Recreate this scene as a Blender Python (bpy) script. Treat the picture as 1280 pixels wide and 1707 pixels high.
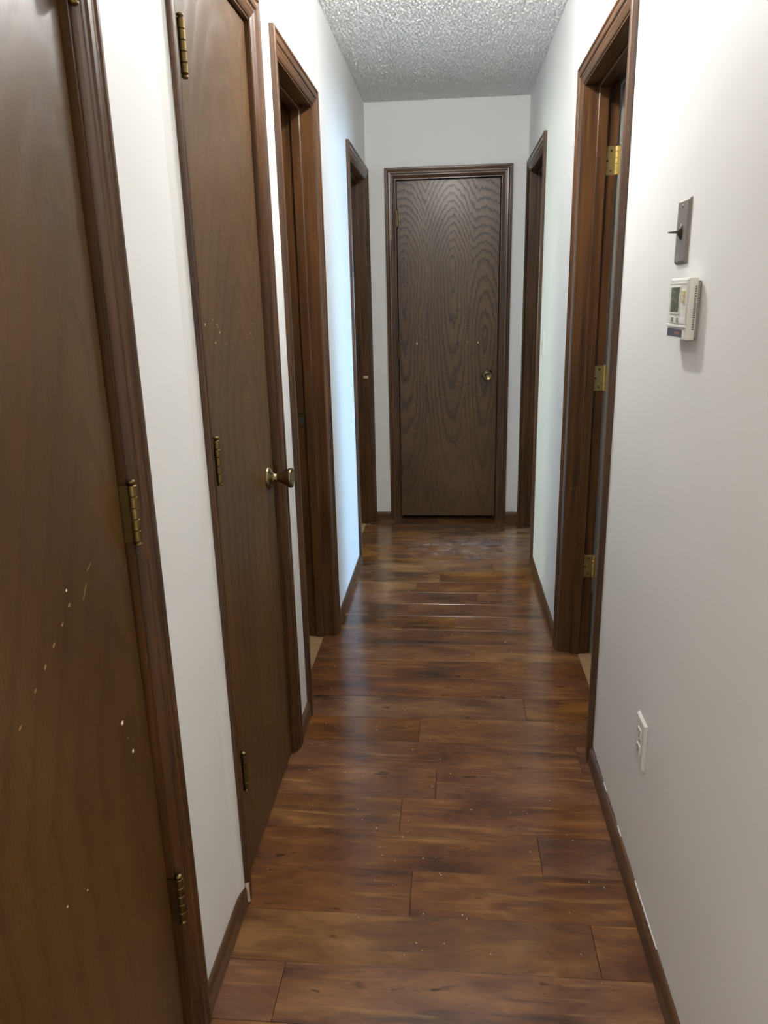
import bpy, bmesh, math, random
import numpy as np
from mathutils import Vector, Matrix

for o in list(bpy.data.objects): bpy.data.objects.remove(o)
random.seed(7)
S = bpy.context.scene
COL = S.collection

# ------------------------------------------------------------------ camera
F_PX, PITCH, YAW, ROLL, CAM_Z = 1235.6, -0.27948, -0.09293, -0.02347, 1.375
fw = Vector((math.sin(YAW)*math.cos(PITCH), math.cos(YAW)*math.cos(PITCH), math.sin(PITCH)))
rt0 = Vector((math.cos(YAW), -math.sin(YAW), 0)); up0 = rt0.cross(fw)
rt = rt0*math.cos(ROLL) + up0*math.sin(ROLL); up = up0*math.cos(ROLL) - rt0*math.sin(ROLL)
cd = bpy.data.cameras.new('camera'); cam = bpy.data.objects.new('camera', cd); COL.objects.link(cam)
cd.sensor_fit = 'VERTICAL'; cd.sensor_height = 24.0; cd.lens = F_PX*24.0/1707.0
cd.clip_start = 0.02
cam.matrix_world = Matrix(((rt.x, up.x, -fw.x, 0), (rt.y, up.y, -fw.y, 0), (rt.z, up.z, -fw.z, CAM_Z), (0, 0, 0, 1)))
S.camera = cam

# ------------------------------------------------------------------ world, daylight in the side rooms, living room fill, exposure
W = bpy.data.worlds.new('sky'); S.world = W; W.use_nodes = True
W.node_tree.nodes['Background'].inputs[0].default_value = (0.62, 0.78, 1.0, 1)
W.node_tree.nodes['Background'].inputs[1].default_value = 0.6
S.view_settings.view_transform = 'Standard'; S.view_settings.look = 'None'
S.view_settings.gamma = 1.0; S.view_settings.use_curve_mapping = False
S.view_settings.exposure = 0.12
BULB = (-0.02, 2.17, 2.315)      # ceiling lamp, just above the frame
BULB_W = 41.0

def area_light(name, loc, direction, sx, sz, power, colour):
    l = bpy.data.lights.new(name, 'AREA'); l.shape = 'RECTANGLE'; l.size = sx; l.size_y = sz
    l.energy = power; l.color = colour
    o = bpy.data.objects.new(name, l); COL.objects.link(o); o.location = loc
    o.rotation_euler = Vector(direction).to_track_quat('-Z', 'Y').to_euler()
    return o
dl = area_light('daylight_window_right', (3.50, 5.75, 1.50), (-3.99, -2.2, -1.05), 1.2, 1.1, 60, (0.40, 0.68, 1.0)); dl.data.spread = math.radians(75)
area_light('daylight_window_left', (-3.50, 5.85, 1.45), (1, 0, 0), 1.2, 1.1, 70, (0.88, 1.0, 0.74))
area_light('daylight_window_bedroom', (3.50, 1.3, 1.45), (-1, 0, 0), 1.2, 1.1, 7, (0.75, 0.85, 1.0))
area_light('fill_light_living', (-2.40, -1.7, 1.5), (1, 0, 0), 1.4, 1.2, 240, (1.0, 0.975, 0.87))  # unseen living room source, added as warm ambient fill from behind

# ------------------------------------------------------------------ dimensions
XL, XR, YE, ZC, T = -0.488, 0.4326, 4.591, 2.438, 0.115
CW, REV, ZH = 0.057, 0.005, 2.030        # casing width, reveal, underside of head jamb

# ------------------------------------------------------------------ helpers
def lin(r, g, b):
    f = lambda c: (c/255/12.92) if c/255 <= .04045 else ((c/255+.055)/1.055)**2.4
    return (f(r), f(g), f(b), 1)

def mesh_obj(name, bm, mat, parent=None, loc=(0, 0, 0), smooth=False):
    bmesh.ops.recalc_face_normals(bm, faces=bm.faces)
    me = bpy.data.meshes.new(name); bm.to_mesh(me); bm.free()
    if mat: me.materials.append(mat)
    if smooth:
        for p in me.polygons: p.use_smooth = True
    o = bpy.data.objects.new(name, me); COL.objects.link(o)
    o.parent = parent; o.location = loc
    return o

def link_copy(o, parent, loc):
    c = o.copy(); COL.objects.link(c); c.parent = parent; c.location = loc
    return c

def tag(o, label=None, cat=None, kind=None, group=None):
    if label: o['label'] = label
    if cat: o['category'] = cat
    if kind: o['kind'] = kind
    if group: o['group'] = group
    return o

def empty(name, loc):
    o = bpy.data.objects.new(name, None); COL.objects.link(o); o.location = loc; o.empty_display_size = .05
    return o

def box(bm, x0, x1, y0, y1, z0, z1):
    x0, x1 = min(x0, x1), max(x0, x1); y0, y1 = min(y0, y1), max(y0, y1)
    v = [bm.verts.new(p) for p in ((x0, y0, z0), (x1, y0, z0), (x1, y1, z0), (x0, y1, z0), (x0, y0, z1), (x1, y0, z1), (x1, y1, z1), (x0, y1, z1))]
    for f in ((0, 3, 2, 1), (4, 5, 6, 7), (0, 1, 5, 4), (1, 2, 6, 5), (2, 3, 7, 6), (3, 0, 4, 7)):
        bm.faces.new([v[i] for i in f])
    return v

def bevel(bm, w, seg=1):
    bmesh.ops.recalc_face_normals(bm, faces=bm.faces)
    bmesh.ops.bevel(bm, geom=list(bm.edges), offset=w, segments=seg, profile=.5, affect='EDGES', clamp_overlap=True)

def lathe(bm, prof, fr, n=28):
    """prof: (radius, height) list; fr(a, b, h) -> point."""
    rings = []
    for r, h in prof:
        if r < 1e-6: rings.append([bm.verts.new(fr(0, 0, h))])
        else: rings.append([bm.verts.new(fr(r*math.cos(2*math.pi*i/n), r*math.sin(2*math.pi*i/n), h)) for i in range(n)])
    for A, B in zip(rings, rings[1:]):
        for i in range(n):
            j = (i+1) % n
            if len(A) == 1 and len(B) == 1: continue
            if len(A) == 1: bm.faces.new((A[0], B[i], B[j]))
            elif len(B) == 1: bm.faces.new((A[i], A[j], B[0]))
            else: bm.faces.new((A[i], A[j], B[j], B[i]))
    for R in (rings[0], rings[-1]):
        if len(R) > 2: bm.faces.new(R)

class Frame:
    """Wall frame: u along the wall, n out of the wall into the hall, z up; relative to the root."""
    def __init__(s, side): s.side = side
    def __call__(s, u, n, z):
        if s.side == 'L': return Vector((XL + n, u, z))
        if s.side == 'R': return Vector((XR - n, u, z))
        return Vector((u, YE - n, z))
FL, FR, FE = Frame('L'), Frame('R'), Frame('E')

def fbox(bm, fr, u0, u1, n0, n1, z0, z1, org=Vector((0, 0, 0))):
    a = fr(u0, n0, z0)-org; b = fr(u1, n1, z1)-org
    return box(bm, a.x, b.x, a.y, b.y, a.z, b.z)

# ------------------------------------------------------------------ node helpers
class NT:
    def __init__(s, name):
        s.m = bpy.data.materials.new(name); s.m.use_nodes = True
        s.t = s.m.node_tree; s.p = s.t.nodes['Principled BSDF']; s.L = s.t.links
    def put(s, sock, v):
        if isinstance(v, bpy.types.NodeSocket): s.L.new(v, sock)
        elif v is not None: sock.default_value = v
    def math(s, op, a, b=None, c=None):
        n = s.t.nodes.new('ShaderNodeMath'); n.operation = op
        s.put(n.inputs[0], a); s.put(n.inputs[1], b)
        if c is not None: s.put(n.inputs[2], c)
        return n.outputs[0]
    def comb(s, x, y, z=0.0):
        n = s.t.nodes.new('ShaderNodeCombineXYZ'); s.put(n.inputs[0], x); s.put(n.inputs[1], y); s.put(n.inputs[2], z)
        return n.outputs[0]
    def coords(s, kind='Object'):
        if kind == 'World': c = s.t.nodes.new('ShaderNodeNewGeometry').outputs['Position']
        else: c = s.t.nodes.new('ShaderNodeTexCoord').outputs[kind]
        n = s.t.nodes.new('ShaderNodeSeparateXYZ'); s.L.new(c, n.inputs[0])
        return n.outputs[0], n.outputs[1], n.outputs[2]
    def noise(s, vec, scale=1.0, detail=4.0, rough=.55, dist=0.0):
        n = s.t.nodes.new('ShaderNodeTexNoise'); s.L.new(vec, n.inputs['Vector'])
        n.inputs['Scale'].default_value = scale; n.inputs['Detail'].default_value = detail
        n.inputs['Roughness'].default_value = rough; n.inputs['Distortion'].default_value = dist
        return n.outputs['Fac']
    def voro(s, vec, scale, feature='F1', out='Distance'):
        n = s.t.nodes.new('ShaderNodeTexVoronoi'); n.feature = feature; s.L.new(vec, n.inputs['Vector'])
        n.inputs['Scale'].default_value = scale
        return n.outputs[out]
    def ramp(s, fac, stops, interp='LINEAR'):
        n = s.t.nodes.new('ShaderNodeValToRGB'); s.L.new(fac, n.inputs[0]); n.color_ramp.interpolation = interp
        while len(n.color_ramp.elements) < len(stops): n.color_ramp.elements.new(0.5)
        for e, (p, c) in zip(n.color_ramp.elements, stops):
            e.position = p; e.color = c if not isinstance(c, (int, float)) else (c, c, c, 1)
        return n.outputs[0]
    def mix(s, fac, a, b, blend='MIX'):
        n = s.t.nodes.new('ShaderNodeMix'); n.data_type = 'RGBA'; n.blend_type = blend
        s.put(n.inputs[0], fac); s.put(n.inputs[6], a); s.put(n.inputs[7], b)
        return n.outputs[2]
    def rand(s):
        return s.t.nodes.new('ShaderNodeObjectInfo').outputs['Random']
    def bump(s, h, strength, dist):
        n = s.t.nodes.new('ShaderNodeBump'); n.inputs['Strength'].default_value = strength
        n.inputs['Distance'].default_value = dist; s.L.new(h, n.inputs['Height'])
        s.L.new(n.outputs[0], s.p.inputs['Normal'])
    def out(s, col=None, rough=.5, spec=.5, metal=0.0):
        s.put(s.p.inputs['Base Color'], col); s.put(s.p.inputs['Roughness'], rough)
        s.p.inputs['Specular IOR Level'].default_value = spec; s.p.inputs['Metallic'].default_value = metal
        return s.m

def m_paint(name, c, var=.03, rough=.55):
    t = NT(name); x, y, z = t.coords('World'); v = t.comb(x, y, z)
    n = t.noise(v, 1.7, 3); n2 = t.noise(v, 260, 2)
    dark = tuple(k*(1-var*2) for k in c[:3])+(1,)
    col = t.mix(n, dark, c)
    t.bump(n2, .06, .001)
    return t.out(col, rough, .35)

def m_flat(name, c, rough=.5, metal=0.0, spec=.5, var=.12, scale=60):
    t = NT(name); x, y, z = t.coords(); n = t.noise(t.comb(x, y, z), scale, 4)
    d = tuple(k*(1-var) for k in c[:3])+(1,); l = tuple(min(1, k*(1+var)) for k in c[:3])+(1,)
    return t.out(t.mix(n, d, l), rough, spec, metal)

def m_ceiling():
    t = NT('stomped ceiling paint'); x, y, z = t.coords('World'); v = t.comb(x, y, 0.0)
    t.bump(t.noise(v, 190, 2, .5), .25, .002)
    return t.out((.92, .92, .92, 1), .36, .5)

def m_oak(name, axis, centres, contrast, cols, rough=.38, freq=1.0, seed=0.0, warm=1.0):
    """Lacquered oak veneer with nested cathedral figure; axis = object axis across the panel."""
    t = NT(name); X = t.coords(); u = X[axis]; z = X[2]
    p = t.comb(t.math('MULTIPLY', u, 9.0), t.math('MULTIPLY', z, 3.0), seed)
    w1 = t.math('SUBTRACT', t.noise(p, 1.0, 2), .5)
    p2 = t.comb(t.math('MULTIPLY', u, 70.0), t.math('MULTIPLY', z, 36.0), seed+3)
    w2 = t.math('SUBTRACT', t.noise(p2, 1.0, 2), .5)
    uu = t.math('ADD', u, t.math('MULTIPLY', w1, .05))
    f = None
    for cu, cz, a, b, base in centres:
        du = t.math('DIVIDE', t.math('SUBTRACT', uu, cu), a)
        dz = t.math('DIVIDE', t.math('SUBTRACT', z, cz), b)
        dz = t.math('ADD', t.math('MAXIMUM', dz, 0.0), t.math('MULTIPLY', t.math('MINIMUM', dz, 0.0), .42))
        r = t.math('SQRT', t.math('ADD', t.math('MULTIPLY', du, du), t.math('MULTIPLY', dz, dz)))
        r = t.math('ADD', r, base)
        f = r if f is None else t.math('SMOOTH_MIN', f, r, .5)
    f = t.math('ADD', f, t.math('MULTIPLY', t.math('MAXIMUM', t.math('SUBTRACT', z, centres[0][1]), 0.0), 7.0))
    f = t.math('ADD', f, t.math('MULTIPLY', w2, .55))
    f = t.math('ADD', f, t.math('MULTIPLY', w1, .8))
    saw = t.math('FRACT', t.math('MULTIPLY', f, freq))
    line = t.ramp(saw, [(0.0, .2), (.07, 0.0), (.55, .08), (.78, .65), (.91, 1.0), (1.0, .2)])
    pores = t.noise(t.comb(t.math('MULTIPLY', u, 330.0), t.math('MULTIPLY', z, 9.0), seed), 1.0, 3, .6)
    blot = t.noise(t.comb(t.math('MULTIPLY', u, 5.0), t.math('MULTIPLY', z, 1.6), seed+9), 1.0, 3)
    dark, mid, light = cols
    base = t.mix(t.ramp(blot, [(.3, 0), (.7, 1)]), mid, light)
    base = t.mix(t.math('MULTIPLY', t.ramp(pores, [(.42, 0), (.68, 1)]), .42), base, dark)
    line = t.math('MULTIPLY', line, t.ramp(z, [(0.0, .35), (.45, .45), (.75, 1.0)]))
    col = t.mix(t.math('MULTIPLY', line, contrast), base, dark)
    t.bump(t.math('ADD', t.math('MULTIPLY', line, -contrast), t.math('MULTIPLY', pores, -.25)), .20, .0012)
    rr = t.math('ADD', t.math('MULTIPLY', line, .12), rough)
    t.p.inputs['Coat Weight'].default_value = .12; t.p.inputs['Coat Roughness'].default_value = .22
    return t.out(col, rr, .40)

def m_trim(name, axis, c0, c1, chips=True, rough=.30):
    """Dark stained lacquered softwood, grain along the given axis."""
    t = NT(name); X = list(t.coords('World'))
    k = [70.0, 70.0, 70.0]; k[axis] = 2.5
    v = t.comb(*[t.math('MULTIPLY', X[i], k[i]) for i in range(3)])
    g = t.noise(v, 1.0, 4, .6)
    big = t.noise(t.comb(*X), 4.5, 3)
    col = t.mix(t.ramp(g, [(.3, 0), (.72, 1)]), c0, c1)
    col = t.mix(t.math('MULTIPLY', big, .45), col, tuple(a*.55 for a in c0[:3])+(1,))
    if chips:
        s = t.ramp(t.noise(t.comb(*X), 95, 3, .6), [(.735, 0), (.765, 1)])
        col = t.mix(t.math('MULTIPLY', s, .65), col, lin(178, 140, 98))
    t.bump(g, .05, .001)
    return t.out(col, rough, .5)

def m_plank():
    t = NT('dark laminate plank'); x, y, z = t.coords('World'); r = t.rand()
    ox = t.math('MULTIPLY', r, 37.0); oy = t.math('MULTIPLY', r, 91.0)
    X = t.math('ADD', x, ox); Y = t.math('ADD', y, oy)
    def nz(sx, sy, d=5, ro=.6, di=0.0): return t.noise(t.comb(t.math('MULTIPLY', X, sx), t.math('MULTIPLY', Y, sy), ox), 1.0, d, ro, di)
    big = nz(3.6, 10, 5, .60, .35)
    grain = nz(7, 150, 4, .65)
    col = t.ramp(big, [(.28, lin(64, 40, 28)), (.42, lin(94, 60, 39)), (.56, lin(114, 75, 46)), (.74, lin(144, 102, 62))])
    col = t.mix(t.math('MULTIPLY', t.ramp(grain, [(.38, 0), (.66, 1)]), .12), col, lin(58, 36, 26))
    smoke = t.ramp(nz(4.0, 26, 4, .58, .35), [(.57, 0), (.72, 1)])
    col = t.mix(t.math('MULTIPLY', smoke, .62), col, lin(44, 33, 30))
    knot = t.ramp(nz(13, 38, 3, .5, .3), [(.67, 0), (.75, 1)])
    col = t.mix(t.math('MULTIPLY', knot, .8), col, lin(34, 24, 20))
    yel = t.ramp(nz(3.4, 42, 3, .55, .2), [(.60, 0), (.78, 1)])
    col = t.mix(t.math('MULTIPLY', yel, .5), col, lin(172, 130, 74))
    # per plank: redder / greyer / lighter boards
    hs = t.t.nodes.new('ShaderNodeHueSaturation'); t.put(hs.inputs['Color'], col)
    t.put(hs.inputs['Hue'], t.math('ADD', t.math('MULTIPLY', t.math('FRACT', t.math('MULTIPLY', r, 7.3)), .010), .497))
    t.put(hs.inputs['Saturation'], t.math('ADD', t.math('MULTIPLY', t.math('FRACT', t.math('MULTIPLY', r, 3.7)), .18), .92))
    t.put(hs.inputs['Value'], t.math('ADD', t.math('MULTIPLY', t.math('FRACT', t.math('MULTIPLY', r, 11.9)), .14), .95))
    # pale scuffed dust in front of the far door
    dy = t.math('DIVIDE', t.math('SUBTRACT', y, 4.02), .36); dx = t.math('DIVIDE', t.math('SUBTRACT', x, .12), .46)
    m = t.math('SUBTRACT', 1.0, t.math('ADD', t.math('MULTIPLY', dx, dx), t.math('MULTIPLY', dy, dy)))
    scuff = t.ramp(t.noise(t.comb(t.math('MULTIPLY', x, 9.0), t.math('MULTIPLY', y, 13.0), 2.0), 1.0, 6, .72, .3), [(.38, 0), (.80, 1)])
    dust = t.math('MULTIPLY', t.math('MULTIPLY', t.math('MAXIMUM', m, 0.0), scuff), .48)
    col = t.mix(dust, hs.outputs[0], lin(176, 150, 150))
    t.bump(grain, .05, .0006)
    ro = t.math('ADD', t.math('MULTIPLY', grain, .10), t.math('ADD', t.math('MULTIPLY', dust, .4), .15))
    return t.out(col, ro, .5)

M = {}
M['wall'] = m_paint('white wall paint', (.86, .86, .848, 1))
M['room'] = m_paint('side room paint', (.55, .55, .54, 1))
M['ceil'] = m_ceiling()
M['plank'] = m_plank()
M['sub'] = m_flat('dark underlay', lin(34, 22, 16), .8)
M['beige'] = m_flat('beige sheet floor', lin(146, 120, 86), .6, 0, .3, .18, 25)
T0, T1 = lin(50, 30, 16), lin(102, 67, 34)
M['trim_z'] = m_trim('dark stained trim upright', 2, T0, T1)
M['trim_x'] = m_trim('dark stained trim across hall', 0, T0, T1)
M['trim_y'] = m_trim('dark stained trim along hall', 1, T0, T1)
M['base_y'] = m_trim('dark stained baseboard along hall', 1, lin(68, 44, 26), lin(108, 76, 48))
M['base_x'] = m_trim('dark stained baseboard across hall', 0, lin(68, 44, 26), lin(108, 76, 48))
oakc = (lin(36, 21, 8), lin(78, 53, 28), lin(96, 69, 38))
M['oak_end'] = m_oak('oak veneer strong figure', 0, [(.026, 1.58, .030, .125, 0.0), (-.262, 1.52, .030, .125, .35), (.215, 1.16, .034, .16, .3)], .92, oakc, .34, 1.6)
oak2 = (lin(44, 27, 10), lin(72, 47, 18), lin(94, 66, 30))
M['oak_2'] = m_oak('oak veneer soft figure', 1, [(.33, 1.15, .05, .40, 0.0), (.05, .6, .05, .45, .2)], .11, oak2, .34, 1.0, 5.0)
M['oak_1'] = m_oak('oak veneer near door', 1, [(.60, .75, .05, .42, 0.0), (.30, 1.35, .06, .5, .3)], .20, oak2, .34, 1.0, 12.0)
M['leaf'] = m_oak('oak veneer open door', 0, [(.3, 1.2, .05, .4, 0.0)], .3, oak2, .4, 1.0, 2.0)
M['brass'] = m_flat('aged brass', lin(112, 94, 58), .38, 1.0, .5, .35, 90)
M['brass_bright'] = m_flat('bright brass', lin(196, 178, 122), .34, 1.0, .5, .15, 90)
M['antique'] = m_flat('antique brass knob', lin(132, 118, 88), .26, 1.0, .5, .18, 50)
M['screw'] = m_flat('dark screw head', lin(70, 56, 38), .5, .8)
M['steel'] = m_flat('brushed steel', lin(146, 140, 133), .45, .65, .5, .15, 120)
M['bronze'] = m_flat('dark toggle plastic', lin(52, 42, 34), .45)
M['plastic'] = m_flat('white plastic', lin(226, 226, 220), .42, 0, .5, .02)
M['cream'] = m_flat('cream button plastic', lin(216, 204, 160), .45)
M['greyp'] = m_flat('grey button plastic', lin(150, 152, 146), .45)
M['lcd'] = m_flat('grey display glass', lin(92, 98, 82), .15, 0, .6, .25, 120)
M['dark'] = m_flat('dark slot', lin(38, 36, 38), .6)
M['label_dark'] = m_flat('dark label', lin(58, 58, 72), .4)
M['label_red'] = m_flat('reddish label print', lin(150, 96, 78), .4)
M['edge_grey'] = m_flat('worn grey door edge', lin(124, 120, 110), .5)  # plain grey for the hinge edge of open leaves
M['fleck'] = m_flat('pale paint fleck', lin(222, 206, 176), .7)
M['fleck_tan'] = m_flat('tan scratch', lin(142, 112, 78), .7)
M['raw'] = m_flat('bare wood chip', lin(206, 180, 164), .7)
M['crumb'] = m_flat('pale crumb', lin(206, 184, 148), .8)

# ------------------------------------------------------------------ doors: opening table
# u0, u1 = jamb faces
D = {1: ('L', .280, 1.048), 2: ('L', 1.462, 2.010), 3: ('L', 2.292, 2.861), 5: ('L', 3.812, 4.528),
     4: ('R', 2.077, 2.748), 6: ('R', 3.807, 4.468), 7: ('E', -.318, .285)}
JT = .018

# ------------------------------------------------------------------ structure: walls
def wall(name, fr, u_start, u_end, openings, label, extra=None):
    bm = bmesh.new(); u = u_start
    for a, b in openings:
        fbox(bm, fr, u, a-JT, -T, 0, 0, ZC)
        fbox(bm, fr, a-JT, b+JT, -T, 0, ZH+JT, ZC)
        u = b+JT
    fbox(bm, fr, u, u_end, -T, 0, 0, ZC)
    if extra: extra(bm)
    return tag(mesh_obj(name, bm, M['wall']), label, 'wall', 'structure')

def joint_strip(bm):       # built-out plaster beside the closet casing
    z0, z1 = .0, ZC
    pts = [(XL-.001, 1.352), (XL+.0075, 1.396), (XL+.0075, 1.405), (XL-.001, 1.405)]
    lo = [bm.verts.new((x, y, z0)) for x, y in pts]; hi = [bm.verts.new((x, y, z1)) for x, y in pts]
    for i in range(4):
        j = (i+1) % 4; bm.faces.new((lo[i], lo[j], hi[j], hi[i]))
    bm.faces.new(lo); bm.faces.new(hi)
wall('wall_left', FL, -.45, YE, [D[k][1:] for k in (1, 2, 3, 5)], 'white left hall wall with four dark door frames', joint_strip)
wall('wall_right', FR, -.45, YE, [D[k][1:] for k in (4, 6)], 'white right hall wall with thermostat and two doorways')
bm = bmesh.new()
a, b = D[7][1:]
fbox(bm, FE, XL-T, a-JT, -T, 0, 0, ZC); fbox(bm, FE, b+JT, XR+T, -T, 0, 0, ZC); fbox(bm, FE, a-JT, b+JT, -T, 0, ZH+JT, ZC)
tag(mesh_obj('wall_end', bm, M['wall']), 'white end wall around the closed far door', 'wall', 'structure')

def ceiling_mesh():
    """Slab whose visible stretch carries the splattered texture as real relief."""
    rng = np.random.default_rng(3)
    y0, y1, st = 2.6, YE+.01, .0034
    nx = int((XR-XL+.02)/st); ny = int((y1-y0)/st)
    fx = np.fft.fftfreq(nx, st)[:, None]; fy = np.fft.fftfreq(ny, st)[None, :]
    fr_ = np.sqrt(fx*fx+fy*fy)
    spec = np.fft.fft2(rng.standard_normal((nx, ny)))
    def band(f0, w):
        g = np.real(np.fft.ifft2(spec*np.exp(-((fr_-f0)/w)**2))); return g/g.std()
    g = band(56, 22)*.75+band(98, 28)*.45
    h = np.clip(g*.55+.35, 0, 1.25)*AMP_C
    xs = np.linspace(XL-.01, XR+.01, nx); ys = np.linspace(y0, y1, ny)
    co = np.empty((nx, ny, 3)); co[..., 0] = xs[:, None]; co[..., 1] = ys[None, :]; co[..., 2] = ZC-h+AMP_C*.3
    idx = np.arange(nx*ny).reshape(nx, ny)
    fc = np.stack([idx[:-1, :-1], idx[:-1, 1:], idx[1:, 1:], idx[1:, :-1]], -1).reshape(-1, 4)
    me = bpy.data.meshes.new('ceiling'); me.from_pydata(co.reshape(-1, 3).tolist(), [], fc.tolist())
    b_ = bmesh.new(); b_.from_mesh(me)
    box(b_, XL-T, XR+T, -.45, y0, ZC, ZC+.06); box(b_, XL-T, XR+T, y0, YE+T, ZC+.012, ZC+.06)
    b_.to_mesh(me); b_.free(); me.materials.append(M['ceil'])
    for p in me.polygons[:len(fc)]: p.use_smooth = True
    o = bpy.data.objects.new('ceiling', me); COL.objects.link(o); return o
AMP_C = .0066
tag(ceiling_mesh(), 'rough stomp-textured white hall ceiling', 'ceiling', 'structure')

# floor: underlay with individual laminate planks
bm = bmesh.new(); box(bm, -.537, .507, -.45, 4.70, -.03, -.009)
floor = tag(mesh_obj('floor', bm, M['sub']), 'dark brown laminate plank floor of the hall', 'floor', 'structure')
PW, GAP = .1405, .0010
X0, X1 = -.537, .507
known = {1.110: [-.353], 1.2505: [.318], 1.391: [-.093], 1.5315: [.230], 1.672: [-.135], 1.8125: [-.040], 2.0935: [-.101]}
y = 1.110 - PW*11
rows = []
while y < 4.70:
    rows.append(y); y += PW
for y in rows:
    if y < -.44: continue
    js = None
    for k in known:
        if abs(k-y) < .01: js = known[k]
    if js is None:
        js = [random.uniform(X0+.12, X1-.12)] if random.random() < .62 else []
        if 1.9 < y < 2.0 or 2.2 < y < 2.7: js = [random.uniform(.2, .4)] if y < 2.3 else []
    xs = [X0]+js+[X1]
    for xa, xb in zip(xs, xs[1:]):
        bm = bmesh.new(); y1 = min(y+PW, 4.70)
        c = Vector(((xa+xb)/2, (y+y1)/2, 0))
        hx, hy = (xb-xa)/2-GAP/2, (y1-y)/2-GAP/2
        ch = .0006
        lo = [bm.verts.new((sx*hx, sy*hy, -.008)) for sx, sy in ((-1, -1), (1, -1), (1, 1), (-1, 1))]
        mi = [bm.verts.new((sx*hx, sy*hy, -ch)) for sx, sy in ((-1, -1), (1, -1), (1, 1), (-1, 1))]
        hi = [bm.verts.new((sx*(hx-ch), sy*(hy-ch), 0)) for sx, sy in ((-1, -1), (1, -1), (1, 1), (-1, 1))]
        for A, B in ((lo, mi), (mi, hi)):
            for i in range(4):
                j = (i+1) % 4; bm.faces.new((A[i], A[j], B[j], B[i]))
        bm.faces.new(hi); bm.faces.new(lo)
        mesh_obj('plank', bm, M['plank'], floor, c)

# ------------------------------------------------------------------ side rooms, closets, living room (shells seen only through the doorways)
def shell(name, x0, x1, y0, y1, label, skip='', window=None, doors=()):
    """Thin-walled room box; skip = sides left open; window = (side, a0, a1, z0, z1)."""
    bm = bmesh.new(); t = .04
    def side(s):
        def put(a0, a1, z0, z1):
            if s == 'W': box(bm, x0-t, x0, a0, a1, z0, z1)
            if s == 'E': box(bm, x1, x1+t, a0, a1, z0, z1)
            if s == 'S': box(bm, a0, a1, y0-t, y0, z0, z1)
            if s == 'N': box(bm, a0, a1, y1, y1+t, z0, z1)
        lo, hi = (y0, y1) if s in 'WE' else (x0, x1)
        if window and window[0] == s:
            _, a0, a1, z0, z1 = window
            put(lo, a0, 0, ZC); put(a1, hi, 0, ZC); put(a0, a1, 0, z0); put(a0, a1, z1, ZC)
        else: put(lo, hi, 0, ZC)
    for s in 'WESN':
        if s not in skip: side(s)
    box(bm, x0, x1, y0, y1, ZC, ZC+t)
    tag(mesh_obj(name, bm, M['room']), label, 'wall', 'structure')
    bm = bmesh.new(); box(bm, (x0 if x0 != XR+T else X1), (x1 if x1 != XL-T else X0), y0, y1, -.03, -.003)
    tag(mesh_obj('floor_' + name.split('wall_')[1], bm, M['beige']), 'beige floor of ' + label, 'floor', 'structure')

xo, xi = XL-T, XR+T
shell('wall_closet_near', xo-.6, xo, .15, 1.20, 'added closet shell behind the nearest left door', 'E')  # closet shells added so sky light does not leak through door gaps
shell('wall_closet_middle', xo-.6, xo, 1.30, 2.14, 'added closet shell behind the knobbed left door', 'E')
shell('wall_room_left', -2.6, xo, 2.20, 3.40, 'dark room through the left doorway', 'E')
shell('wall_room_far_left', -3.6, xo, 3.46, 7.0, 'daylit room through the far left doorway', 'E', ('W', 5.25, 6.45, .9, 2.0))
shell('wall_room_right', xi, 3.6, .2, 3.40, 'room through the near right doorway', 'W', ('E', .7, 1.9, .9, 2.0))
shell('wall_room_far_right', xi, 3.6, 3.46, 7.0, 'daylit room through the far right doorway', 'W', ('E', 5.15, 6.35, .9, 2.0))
bm = bmesh.new()      # remaining far room walls; closet added behind the end door to keep sky out
for xx in (xo, xi-.04): box(bm, xx, xx+.04, YE+T, 7.0, 0, ZC)
box(bm, xo+.04, xi-.04, 5.40, 5.44, 0, ZC); box(bm, xo+.04, xi-.04, YE+T, 5.40, ZC, ZC+.04)
tag(mesh_obj('wall_closet_end', bm, M['room']), 'added closet walls shutting out sky behind the far end door', 'wall', 'structure')
bm = bmesh.new(); box(bm, xo+.04, xi-.04, 4.70, 5.40, -.03, -.003)
tag(mesh_obj('floor_closet_end', bm, M['beige']), 'floor of the added closet behind the far end door', 'floor', 'structure')
# living room behind the camera
bm = bmesh.new()
box(bm, -2.5, xo, -.49, -.45, 0, ZC); box(bm, xi, 2.4, -.49, -.45, 0, ZC)
box(bm, -2.54, -2.5, -4.0, -2.4, 0, ZC); box(bm, -2.54, -2.5, -1.0, -.45, 0, ZC); box(bm, -2.54, -2.5, -2.4, -1.0, 0, .9); box(bm, -2.54, -2.5, -2.4, -1.0, 2.1, ZC); box(bm, 2.4, 2.44, -4.0, -.45, 0, ZC)
box(bm, -2.5, 2.4, -4.04, -4.0, 0, ZC)
box(bm, -2.5, 2.4, -4.0, -.45, ZC, ZC+.04)
tag(mesh_obj('wall_living_room', bm, M['wall']), 'living room walls behind the camera', 'wall', 'structure')
bm = bmesh.new(); box(bm, -2.5, 2.4, -4.0, -.4505, -.03, 0)
tag(mesh_obj('floor_living_room', bm, M['plank']), 'living room floor behind the camera', 'floor', 'structure')

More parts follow.
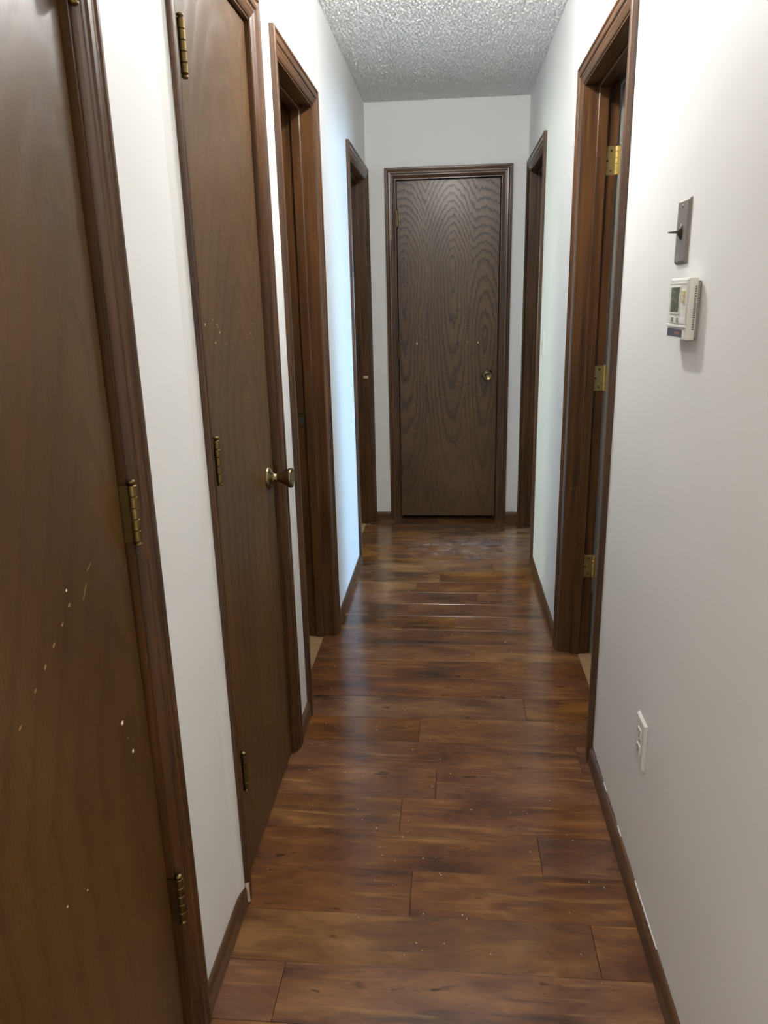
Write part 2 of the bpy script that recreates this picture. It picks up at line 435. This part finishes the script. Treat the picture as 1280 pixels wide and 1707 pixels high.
def window(name, axis, c, a0, a1, z0, z1, label):
    """Painted frame with a middle bar and a pane, set in a room's outer wall."""
    root = tag(empty(name, (c, (a0+a1)/2, z0) if axis == 'x' else ((a0+a1)/2, c, z0)), label, 'window', 'structure')
    o = root.location.copy()
    def bx(nm, b0, b1, q0, q1, d0, d1, mat):
        bm = bmesh.new()
        if axis == 'x': box(bm, c+d0-o.x, c+d1-o.x, b0-o.y, b1-o.y, q0-o.z, q1-o.z)
        else: box(bm, b0-o.x, b1-o.x, c+d0-o.y, c+d1-o.y, q0-o.z, q1-o.z)
        return mesh_obj(nm, bm, mat, root)
    for b0, b1, q0, q1 in ((a0, a0+.04, z0, z1), (a1-.04, a1, z0, z1), (a0+.04, a1-.04, z0, z0+.04), (a0+.04, a1-.04, z1-.04, z1), (a0+.04, a1-.04, (z0+z1)/2-.015, (z0+z1)/2+.015)):
        bx('window_frame', b0, b1, q0, q1, -.018, .018, M['plastic'])
    bx('pane', a0+.04, a1-.04, z0+.04, z1-.04, -.002, .002, GLASS)
gt = NT('window glass'); gt.p.inputs['Transmission Weight'].default_value = 1.0; gt.p.inputs['IOR'].default_value = 1.1
GLASS = gt.out((.9, .95, .95, 1), .02, .5)
window('window_1', 'x', -3.62, 5.25, 6.45, .9, 2.0, 'white window of the far left room')
window('window_2', 'x', 3.62, 5.15, 6.35, .9, 2.0, 'white window of the far right room')
window('window_3', 'x', 3.62, .7, 1.9, .9, 2.0, 'white window of the near right room')
window('window_4', 'x', -2.52, -2.4, -1.0, .9, 2.1, 'added unseen living room window holding the fill light')  # unseen window, set in the side wall to carry the fill light

# ------------------------------------------------------------------ door frames
PROF = [(0, 0), (0, .0145), (.003, .0165), (.009, .0165), (.012, .0135), (.015, .0130), (.023, .0148), (.031, .0140),
        (.034, .0105), (.037, .0100), (.041, .0100), (.0435, .0085), (.050, .0060), (.055, .0035), (.057, .0020), (.057, 0)]

def casing_piece(name, fr, org, path, mat, parent):
    """path(w) -> two (u, z) ends for a profile point w measured from the outer edge (mitred ends)."""
    bm = bmesh.new(); A = []; B = []
    for w, th in PROF:
        (ua, za), (ub, zb) = path(w)
        A.append(bm.verts.new(fr(ua, th, za)-org)); B.append(bm.verts.new(fr(ub, th, zb)-org))
    n = len(PROF)
    for i in range(n):
        j = (i+1) % n; bm.faces.new((A[i], A[j], B[j], B[i]))
    bm.faces.new(A); bm.faces.new(B)
    return mesh_obj(name, bm, mat, parent)

def frame(k, label):
    side, u0, u1 = D[k]; fr = {'L': FL, 'R': FR, 'E': FE}[side]
    root = tag(empty('door_%d' % k, fr((u0+u1)/2, 0, 0)), label, 'door', 'structure')
    org = root.location.copy()
    a, b = u0-REV-CW, u1+REV+CW; top = ZH+REV+CW
    along = M['trim_x'] if side == 'E' else M['trim_y']
    casing_piece('side_casing', fr, org, lambda w: ((a+w, 0), (a+w, top-w)), M['trim_z'], root)
    casing_piece('side_casing', fr, org, lambda w: ((b-w, 0), (b-w, top-w)), M['trim_z'], root)
    casing_piece('head_casing', fr, org, lambda w: ((a+w, top-w), (b-w, top-w)), along, root)
    for ua, ub in ((u0-JT, u0), (u1, u1+JT)):
        bm = bmesh.new(); fbox(bm, fr, ua, ub, -T, 0, 0, ZH+JT, org); mesh_obj('side_jamb', bm, M['trim_z'], root)
    bm = bmesh.new(); fbox(bm, fr, u0, u1, -T, 0, ZH, ZH+JT, org); mesh_obj('head_jamb', bm, along, root)
    return root, fr, org

def stops(root, fr, org, k, n0, n1):
    side, u0, u1 = D[k]; along = M['trim_x'] if side == 'E' else M['trim_y']
    st = .011
    for ua, ub in ((u0, u0+st), (u1-st, u1)):
        bm = bmesh.new(); fbox(bm, fr, ua, ub, n0, n1, 0, ZH, org); bevel(bm, .003, 2); mesh_obj('door_stop', bm, M['trim_z'], root)
    bm = bmesh.new(); fbox(bm, fr, u0+st, u1-st, n0, n1, ZH-st, ZH, org); bevel(bm, .003, 2); mesh_obj('door_stop', bm, along, root)

def barrel_prof(r, h, n=5):
    p = [(0, -h/2)]
    seg = h/n
    for i in range(n):
        z = -h/2+i*seg
        p += [(r*.82, z), (r, z+.0012), (r, z+seg-.0012), (r*.82, z+seg)]
    p += [(0, h/2)]
    return p

def make_hinge_closed(fr, sgn):
    """Barrel hinge of a closed door: barrel and slivers of both leaves; origin at the barrel centre. sgn: +1 if the door leaf lies at larger u."""
    o = fr(0, 0, 0)
    bm = bmesh.new(); lathe(bm, barrel_prof(.0074, .089), lambda x, y, h: Vector((x, y, h)), 20)
    h = mesh_obj('hinge', bm, M['brass'], None, (0, 0, 0), False)
    bm = bmesh.new()
    a = fr(-.006, -.018, -.0445)-o; b = fr(.006, -.003, .0445)-o
    box(bm, a.x, b.x, a.y, b.y, a.z, b.z)
    lf = mesh_obj('hinge_leaf', bm, M['brass'], h)
    pins = []
    for s in (1, -1):
        bm = bmesh.new()
        lathe(bm, [(.0042, 0), (.0042, .0025), (.0066, .0035), (.0070, .0055), (.0045, .0075), (0, .0080)], lambda x, y, q: Vector((x, y, s*q)), 16)
        pins.append(mesh_obj('hinge_pin', bm, M['brass'], h, (0, 0, s*.0445), True))
    return h

def dup(root, parent, loc):
    c = link_copy(root, parent, loc)
    for ch in root.children: link_copy(ch, c, ch.location)
    return c

def closed_leaf(k, label, mat, hinge_at, hinge_zs, root, fr, org, bottom=.006, gap=.005, recess=.010, front_r=.0):
    side, u0, u1 = D[k]
    bm = bmesh.new(); fbox(bm, fr, u0+gap, u1-gap, -recess-.035, -recess, bottom, ZH-gap-.001, org); bevel(bm, .0015, 1)
    leaf = mesh_obj('door_leaf', bm, mat, root)
    stops(root, fr, org, k, -recess-.035-.036, -recess-.036)
    uh = u0+gap*.5+.004 if hinge_at == 0 else u1-gap*.5+.003
    proto = None
    for z in hinge_zs:
        p = fr(uh, .0085, z)-org
        if proto is None:
            proto = make_hinge_closed(fr, 1 if hinge_at == 0 else -1); proto.parent = root; proto.location = p
        else: dup(proto, root, p)
    return leaf

KNOB = [(.0, 0), (.0335, 0), (.0335, .002), (.031, .0055), (.026, .009), (.019, .012), (.0145, .015), (.0118, .020), (.0110, .026),
        (.0125, .031), (.0165, .039), (.0215, .048), (.0255, .056), (.0275, .061), (.0275, .064), (.0255, .0665), (.0220, .0670),
        (.0170, .0645), (.0110, .0630), (0, .0625)]
def knob(root, fr, org, u, z, n0=-.010):
    o = fr(u, n0, z); e = fr(u+1, n0, z)-o; nn = fr(u, n0+1, z)-o
    bm = bmesh.new(); i = 8
    lathe(bm, KNOB[:i+1]+[(0, KNOB[i][1])], lambda x, y, h: e*x+Vector((0, 0, 1))*y+nn*h, 32)
    k = mesh_obj('knob_rosette', bm, M['antique'], root, o-org, True)
    bm = bmesh.new(); lathe(bm, [(0, KNOB[i][1])]+KNOB[i:], lambda x, y, h: e*x+Vector((0, 0, 1))*y+nn*h, 32)
    mesh_obj('knob', bm, M['antique'], k, (0, 0, 0), True)
    return k

def flecks(name, root, fr, org, items, mat, n=-.0099):
    """Small raised paint specks / scratches: (u, z, half-width, half-height, tilt)."""
    bm = bmesh.new()
    for u, z, a, b, t in items:
        pts = []
        for i in range(7):
            q = 2*math.pi*i/7; r = random.uniform(.75, 1.1)
            x, y = a*r*math.cos(q), b*r*math.sin(q)
            pts.append((u+x*math.cos(t)-y*math.sin(t), z+x*math.sin(t)+y*math.cos(t)))
        lo = [bm.verts.new(fr(p, n-.0004, q)-org) for p, q in pts]; hi = [bm.verts.new(fr(p, n+.0003, q)-org) for p, q in pts]
        bm.faces.new(hi); bm.faces.new(lo)
        for i in range(7):
            j = (i+1) % 7; bm.faces.new((lo[i], lo[j], hi[j], hi[i]))
    return tag(mesh_obj(name, bm, mat, root), kind='stuff')

HZ = [1.815, 1.07, .34]
# door 1, nearest on the left
root, fr, org = frame(1, 'nearest brown door on the left, cut off by the picture edge')
closed_leaf(1, '', M['oak_1'], 1, [1.796, 1.07, .35], root, fr, org)
it = [(.959, .763, .0042, .0036, 0), (.981, .699, .0034, .0032, 0), (.86, 1.02, .002, .002, 0), (.75, .62, .002, .0018, 0), (.80, .60, .002, .0015, 0)]
flecks('paint_fleck', root, fr, org, it, M['fleck'])
it = [(.72+.013*i+random.uniform(-.003, .003), .905+.0085*i, .004, .0022, .7) for i in (0, 3, 5, 7, 9, 11)] + [(.905, 1.0, .014, .0012, .9), (.925, 1.028, .009, .001, .5), (.96, .84, .003, .001, 2), (.97, .73, .004, .0012, 2.2)]
flecks('scratch', root, fr, org, it, M['fleck_tan'])
# door 2, closet with knob
root, fr, org = frame(2, 'closed brown closet door on the left with brass knob')
leaf2 = closed_leaf(2, '', M['oak_2'], 0, [1.818, 1.060, .318], root, fr, org)
knob(root, fr, org, 1.950, .910)
it = [(1.501, 1.353, .0028, .0026, 0), (1.519, 1.334, .0024, .0024, 0), (1.613, 1.314, .002, .002, 0), (1.577, 1.294, .003, .0028, 0)]
it += [(random.uniform(1.55, 1.98), random.choice([random.uniform(1.25, 1.75), random.uniform(.2, 1.2)]), random.uniform(.0008, .0017), random.uniform(.0008, .0018), 0) for i in range(60)]
flecks('paint_fleck', root, fr, org, it, M['fleck'])
it = [(random.uniform(1.6, 1.95), random.uniform(.55, .85), random.uniform(.004, .011), .0009, random.uniform(1.1, 1.9)) for i in range(9)]
flecks('scratch', root, fr, org, it, M['fleck_tan'])
bm = bmesh.new()      # splintered bare spot at the foot of the near casing
a0 = 1.4
for (u0_, u1_, z0_, z1_) in ((1.3990, 1.4040, .030, .062), (1.3990, 1.4035, .008, .034)):
    fbox(bm, fr, u0_, u1_, .0085, .0172, z0_, z1_, org)
bevel(bm, .0012, 2)
tag(mesh_obj('bare_wood_chip', bm, M['raw'], root), 'pale splintered bare spot at the casing foot')
# end door
root, fr, org = frame(7, 'closed brown oak-grained door at the end of the hall')
closed_leaf(7, '', M['oak_end'], 0, [1.82, 1.075, .33], root, fr, org, .027)
knob(root, fr, org, .222, .918)
flecks('paint_fleck', root, fr, org, [(-.203, 1.112, .004, .006, 0), (.164, 1.112, .004, .006, 0), (.03, 1.12, .002, .002, 0), (.1, 1.118, .002, .003, 0)], M['fleck'])

def swing_leaf(root, org, pivot, ang, width, thick_dir, mat=M['leaf']):
    """Open leaf: local x = width from the hinge, local y = thickness; placed at the pivot and turned."""
    bm = bmesh.new(); box(bm, .003, width, 0, thick_dir*.035, .012, ZH-.006); bevel(bm, .0015, 1)
    o = mesh_obj('door_leaf', bm, mat, root, Vector(pivot)-org); o.rotation_euler = (0, 0, ang)
    bm = bmesh.new(); box(bm, .0012, .0032, thick_dir*.0005, thick_dir*.0345, .0125, ZH-.0065)
    tag(mesh_obj('edge_strip', bm, M['edge_grey'], o), 'grey edge of the open leaf')
    for s, nn in ((1, thick_dir*.035 if thick_dir > 0 else 0.0), (-1, 0.0 if thick_dir > 0 else -.035)):
        bm = bmesh.new(); lathe(bm, KNOB, lambda x, y, h: Vector((x, s*h, y)), 24)
        mesh_obj('knob', bm, M['antique'], o, (width-.062, nn, .915), True)
    return o

# door 3, left doorway: leaf hung on the near jamb, swung into the dark room
root, fr, org = frame(3, 'open dark doorway on the left with strike plate')
stops(root, fr, org, 3, -.078, -.043)
swing_leaf(root, org, (XL-T-.006, 2.296, 0), math.pi-.10, .56, -1)
bm = bmesh.new(); fbox(bm, fr, 2.8590, 2.8612, -.106, -.080, .898, .955, org); bevel(bm, .0005)
sp = mesh_obj('strike_plate', bm, M['brass'], root)
bm = bmesh.new(); fbox(bm, fr, 2.8584, 2.8595, -.101, -.086, .912, .941, org); mesh_obj('strike_hole', bm, M['dark'], sp)
for z in (.904, .949):
    bm = bmesh.new(); lathe(bm, [(0, 0), (.0028, 0), (.0022, .0008), (0, .001)], lambda x, y, h: Vector((x, -h, y)), 10)
    mesh_obj('screw', bm, M['screw'], sp, fr(2.859, -.0935, z)-org)
# door 5, far left doorway
root, fr, org = frame(5, 'far left open doorway against the end wall')
stops(root, fr, org, 5, -.078, -.043)
swing_leaf(root, org, (XL-T-.006, 3.816, 0), math.pi+.02, .70, -1)
bm = bmesh.new(); fbox(bm, fr, 4.526, 4.5282, -.040, -.012, .915, .930, org); mesh_obj('latch_mark', bm, M['raw'], root)
# door 6, far right doorway
root, fr, org = frame(6, 'far right open doorway beside the small light switch')
stops(root, fr, org, 6, -.078, -.043)
swing_leaf(root, org, (XR+T+.006, 3.811, 0), -.02, .65, 1)

# door 4, near right doorway: leaf hung on the far jamb
root, fr, org = frame(4, 'open doorway on the right with brass hinges')
stops(root, fr, org, 4, -.080, -.045)
lf4 = swing_leaf(root, org, (XR+T+.004, 2.744, 0), 0.0, .66, -1)
def make_hinge_open():
    h = None
    bm = bmesh.new(); box(bm, -.040, -.004, -.0016, 0, -.0445, .0445); bevel(bm, .0006)
    h = mesh_obj('hinge', bm, M['brass_bright'], None)
    bm = bmesh.new(); lathe(bm, barrel_prof(.0062, .089), lambda x, y, q: Vector((x, y-.004, q)), 20)
    mesh_obj('hinge_barrel', bm, M['brass_bright'], h)
    bm = bmesh.new(); box(bm, .0035, .0050, -.036, -.006, -.0445, .0445); mesh_obj('hinge_leaf', bm, M['brass_bright'], h)
    for x, z in ((-.018, .031), (-.030, 0), (-.018, -.031)):
        bm = bmesh.new(); lathe(bm, [(0, 0), (.0036, 0), (.0030, .0008), (0, .0010)], lambda a, b, q: Vector((a, -q, b)), 12)
        mesh_obj('screw', bm, M['screw'], h, (x, -.0016, z))
    return h
hp = None
for z in (1.80, 1.085, .367):
    p = Vector((XR+T, 2.748, z))-org
    if hp is None: hp = make_hinge_open(); hp.parent = root; hp.location = p
    else: dup(hp, root, p)
flecks('scratch', root, Frame('E'), org, [], M['fleck_tan']) if False else None
bm = bmesh.new()
for i in range(16):      # scratches on the far jamb
    x = random.uniform(XR+.006, XR+.045); z = random.choice([random.uniform(.62, .72), random.uniform(.1, .5), random.uniform(.62, .70)])
    l = random.uniform(.003, .010)
    box(bm, x-.0007-org.x, x+.0007-org.x, 2.7474-org.y, 2.7483-org.y, z, z+l)
tag(mesh_obj('scratch', bm, M['fleck_tan'], root), kind='stuff')

# ------------------------------------------------------------------ baseboards
BP = [(0, 0), (.012, 0), (.012, .040), (.0105, .047), (.007, .052), (.003, .055), (0, .055)]
def baseboard(name, fr, segs, mat, label):
    root = tag(empty(name, fr((segs[0][0]+segs[0][1])/2, 0, 0)), label, 'baseboard', 'structure'); org = root.location.copy()
    for a, b in segs:
        bm = bmesh.new()
        A = [bm.verts.new(fr(a, n, z)-org) for n, z in BP]; B = [bm.verts.new(fr(b, n, z)-org) for n, z in BP]
        for i in range(len(BP)):
            j = (i+1) % len(BP); bm.faces.new((A[i], A[j], B[j], B[i]))
        bm.faces.new(A); bm.faces.new(B)
        mesh_obj('board', bm, mat, root)
o_ = lambda k: (D[k][1]-REV-CW, D[k][2]+REV+CW)
baseboard('baseboard_left', FL, [(-.45, o_(1)[0]), (o_(1)[1], o_(2)[0]), (o_(2)[1], o_(3)[0]), (o_(3)[1], o_(5)[0])], M['base_y'], 'low brown baseboard along the left wall')
baseboard('baseboard_right', FR, [(-.45, o_(4)[0]), (o_(4)[1], o_(6)[0]), (o_(6)[1], YE)], M['base_y'], 'low brown baseboard along the right wall')
baseboard('baseboard_end', FE, [(XL, o_(7)[0]), (o_(7)[1], XR)], M['base_x'], 'short brown baseboards beside the end door')

bbr = bpy.data.objects['baseboard_right']
for a, b, h in ((1.28, 1.47, .0012), (1.62, 1.66, .0010), (1.80, 1.84, .0010)):      # slivers of wall paint on the board's top
    bm = bmesh.new(); fbox(bm, FR, a, b, .0002, .0024, .0548, .0548+h, bbr.location); bevel(bm, .0004)
    tag(mesh_obj('paint_sliver', bm, M['wall'], bbr), 'white paint sliver on the baseboard top')

# ------------------------------------------------------------------ wall fittings
def rb(name, fr, org, u0, u1, n0, n1, z0, z1, mat, parent, bw=.0, seg=2):
    bm = bmesh.new(); fbox(bm, fr, u0, u1, n0, n1, z0, z1, org)
    if bw: bevel(bm, bw, seg)
    return mesh_obj(name, bm, mat, parent)

def plate_mesh(fr, org, u, z, w, h, th, rim):
    """Cover plate with sloping rim."""
    bm = bmesh.new(); R = []
    for a, n in ((0, 0), (0, th*.35), (rim, th)):
        R.append([bm.verts.new(fr(u+sx*(w/2-a), n, z+sz*(h/2-a))-org) for sx, sz in ((-1, -1), (1, -1), (1, 1), (-1, 1))])
    for A, B in zip(R, R[1:]):
        for i in range(4):
            j = (i+1) % 4; bm.faces.new((A[i], A[j], B[j], B[i]))
    bm.faces.new(R[0]); bm.faces.new(R[-1])
    return bm

def screw(parent, fr, org, u, z, n, mat):
    o = fr(u, n, z); nn = fr(u, n+1, z)-o; e = fr(u+1, n, z)-o
    bm = bmesh.new(); lathe(bm, [(0, 0), (.0034, 0), (.0030, .0008), (.0014, .0013), (0, .0014)], lambda x, y, h: e*x+Vector((0, 0, 1))*y+nn*h, 14)
    s = mesh_obj('screw', bm, mat, parent, o-org, True)
    return s

def toggle(parent, fr, org, u, z, n, length, mat, collar=.012):
    o = fr(u, n, z); nn = fr(u, n+1, z)-o; e = fr(u+1, n, z)-o; k = Vector((0, 0, 1))
    bm = bmesh.new(); lathe(bm, [(collar*1.15, 0), (collar*1.1, .0012), (collar*.8, .0030), (collar*.5, .0060), (0, .0065)], lambda x, y, h: e*x*.62+k*y+nn*h, 20)
    c = mesh_obj('toggle_collar', bm, mat, parent, o-org, True)
    bm = bmesh.new(); R = []
    for t, a, b in ((.003, .0034, .0036), (.4, .0030, .0023), (.8, .0026, .0016), (1.0, .0018, .0009)):
        R.append([bm.verts.new(nn*(t*length)+e*sx*a+k*(sz*b-.10*t*length*0.2)) for sx, sz in ((-1, -1), (1, -1), (1, 1), (-1, 1))])
    for A, B in zip(R, R[1:]):
        for i in range(4):
            j = (i+1) % 4; bm.faces.new((A[i], A[j], B[j], B[i]))
    bm.faces.new(R[0]); bm.faces.new(R[-1]); bevel(bm, .0006)
    mesh_obj('toggle_lever', bm, mat, parent, o-org)

# steel toggle switch
u, z = 1.512, 1.483
root = tag(empty('toggle_switch', FR(u, 0, z)), 'brushed steel switch plate with dark toggle, above the thermostat', 'light switch'); org = root.location.copy()
mesh_obj('cover_plate', plate_mesh(FR, org, u, z, .070, .114, .0062, .0045), M['steel'], root)
for s in (1, -1): screw(root, FR, org, u, z+s*.0445, .0062, M['steel'])
toggle(root, FR, org, u, z, .0062, .024, M['bronze'], .0125)
# small white switch by the far right doorway
u, z = 3.60, 1.160
root = tag(empty('wall_switch', FR(u, 0, z)), 'small white light switch beside the far right doorway', 'light switch'); org = root.location.copy()
mesh_obj('cover_plate', plate_mesh(FR, org, u, z, .070, .114, .006, .004), M['plastic'], root)
for s in (1, -1): screw(root, FR, org, u, z+s*.030, .006, M['plastic'])
toggle(root, FR, org, u, z-.004, .006, .012, M['cream'], .008)
# outlet
u, z = 1.512, .402
root = tag(empty('power_outlet', FR(u, 0, z)), 'white duplex power outlet low on the right wall', 'outlet'); org = root.location.copy()
mesh_obj('cover_plate', plate_mesh(FR, org, u, z, .070, .114, .0062, .004), M['plastic'], root)
screw(root, FR, org, u, z, .0062, M['steel'])
for s in (1, -1):
    c = z+s*.0195
    o = FR(u, .0060, c); bm = bmesh.new()
    prof = []
    for i in range(24):
        a = 2*math.pi*i/24; prof.append((max(-.0135, min(.0135, .0172*math.cos(a))), max(-.0125, min(.0125, .0172*math.sin(a)))))
    lo = [bm.verts.new(Vector((0, p, q))) for p, q in prof]; hi = [bm.verts.new(Vector((-.0022, p*.96, q*.96))) for p, q in prof]
    for i in range(24):
        j = (i+1) % 24; bm.faces.new((lo[i], lo[j], hi[j], hi[i]))
    bm.faces.new(lo); bm.faces.new(hi); bmesh.ops.remove_doubles(bm, verts=bm.verts, dist=1e-6)
    soc = mesh_obj('socket_face', bm, M['plastic'], root, o-org)
    for du, hh in ((-.0062, .0085), (.0062, .0070)):
        bm = bmesh.new(); box(bm, -.0026, -.0019, du-.0010, du+.0010, .001, .001+hh); mesh_obj('slot', bm, M['dark'], soc)
    bm = bmesh.new(); lathe(bm, [(0, 0), (.0024, 0), (.0024, .0006), (0, .0006)], lambda x, y, h: Vector((-.0021-h, x, y-.006)), 12); mesh_obj('slot', bm, M['dark'], soc)

# thermostat: u grows away from the camera
u0, u1, z0, z1 = 1.380, 1.493, 1.293, 1.400
root = tag(empty('thermostat', FR((u0+u1)/2, 0, z0)), 'white digital wall thermostat below the steel switch', 'thermostat'); org = root.location.copy()
rb('back_plate', FR, org, u0+.004, u1-.004, 0, .006, z0+.003, z1-.006, M['greyp'], root, .002)
body = rb('body', FR, org, u0, u1, .006, .0225, z0, z1, M['plastic'], root, .003, 3)
rb('face_panel', FR, org, u0+.004, u1-.004, .0215, .0245, z0+.027, z1-.003, M['plastic'], root, .0012)
rb('top_lip', FR, org, u0+.006, u1-.006, .0230, .0255, z1-.011, z1-.009, M['plastic'], root, .0004)
scr = rb('display', FR, org, u0+.040, u1-.020, .0235, .0250, z0+.047, z1-.017, M['lcd'], root)
for a, b, c, d in ((u0+.037, u0+.040, z0+.044, z1-.014), (u1-.020, u1-.017, z0+.044, z1-.014), (u0+.040, u1-.020, z0+.044, z0+.047), (u0+.040, u1-.020, z1-.017, z1-.014)):
    rb('display_frame', FR, org, a, b, .0240, .0262, c, d, M['plastic'], root, .0005)
for k in (0, 1): rb('button', FR, org, u0+.012, u0+.026, .0240, .0275, z1-.031-k*.011, z1-.022-k*.011, M['cream'], root, .0012)
for k in (0, 1):
    bm = bmesh.new(); uc = u0+.045+k*.031
    v = [bm.verts.new(FR(uc+a, n, z0+.030+q)-org) for n in (.024, .0268) for a, q in ((-.0055, 0), (.0055, 0), (.0022, .008), (-.0022, .008))]
    for f in ((0, 1, 2, 3), (4, 5, 6, 7), (0, 1, 5, 4), (1, 2, 6, 5), (2, 3, 7, 6), (3, 0, 4, 7)): bm.faces.new([v[i] for i in f])
    mesh_obj('arrow_button', bm, M['greyp'], root)
rb('flap_edge', FR, org, u0+.002, u1-.001, .0215, .0258, z0+.0215, z0+.0260, M['plastic'], root, .0008)
lab = rb('instruction_strip', FR, org, u0+.020, u1-.004, .0215, .0232, z0+.004, z0+.0175, M['label_dark'], root)
rb('strip_print', FR, org, u0+.030, u0+.062, .0228, .0236, z0+.008, z0+.0135, M['label_red'], lab)
rb('strip_edge', FR, org, u0+.018, u1-.002, .0220, .0245, z0+.0012, z0+.0032, M['plastic'], root)
for i in range(26):      # louvres on the side towards the camera
    zc = z0+.018+i*.0029
    rb('vent_slot', FR, org, u0-.0004, u0+.0012, .0085, .0122, zc, zc+.0014, M['dark'], body)

# ceiling lamp just outside the frame: it lights the hall
root = tag(empty('ceiling_light', (BULB[0], BULB[1], ZC)), 'bare bulb ceiling light of the hall, above the picture', 'lamp')
bm = bmesh.new(); lathe(bm, [(0, 0), (.060, 0), (.060, -.008), (.050, -.020), (.030, -.026), (0, -.026)], lambda x, y, h: Vector((x, y, h)), 32)
mesh_obj('canopy', bm, M['plastic'], root, (0, 0, 0), False)
bm = bmesh.new(); lathe(bm, [(.020, -.024), (.020, -.060), (.015, -.066), (0, -.066)], lambda x, y, h: Vector((x, y, h)), 24)
mesh_obj('socket', bm, M['plastic'], root)
et = NT('lit bulb glass'); et.p.inputs['Emission Color'].default_value = (1.0, .985, .955, 1)
BR = .036
et.p.inputs['Emission Strength'].default_value = BULB_W/(math.pi*4*math.pi*BR*BR)
EM = et.out((.9, .9, .9, 1), .3, .5)
bm = bmesh.new(); bmesh.ops.create_uvsphere(bm, u_segments=24, v_segments=16, radius=BR)
for v in bm.verts:
    if v.co.z > .02: v.co.x *= 1-.5*(v.co.z-.02)/.022; v.co.y *= 1-.5*(v.co.z-.02)/.022; v.co.z *= 1.25
mesh_obj('bulb', bm, EM, root, (0, 0, BULB[2]-ZC), True)

# ------------------------------------------------------------------ crumbs of dust on the floor
bm = bmesh.new()
for i in range(110):
    x = random.uniform(XL+.03, XR-.03); y = random.choice([random.uniform(1.2, 2.4), random.uniform(1.2, 4.5)])
    r = random.uniform(.0006, .0016)
    mt = Matrix.Translation((x, y, r*.35)) @ Matrix.Rotation(random.random()*6, 4, 'Z') @ Matrix.Diagonal((1.5, .9, .5, 1))
    bmesh.ops.create_icosphere(bm, subdivisions=1, radius=r, matrix=mt)
tag(mesh_obj('dust_crumbs', bm, M['crumb']), 'tiny pale crumbs of dust strewn over the plank floor', 'crumbs', 'stuff')
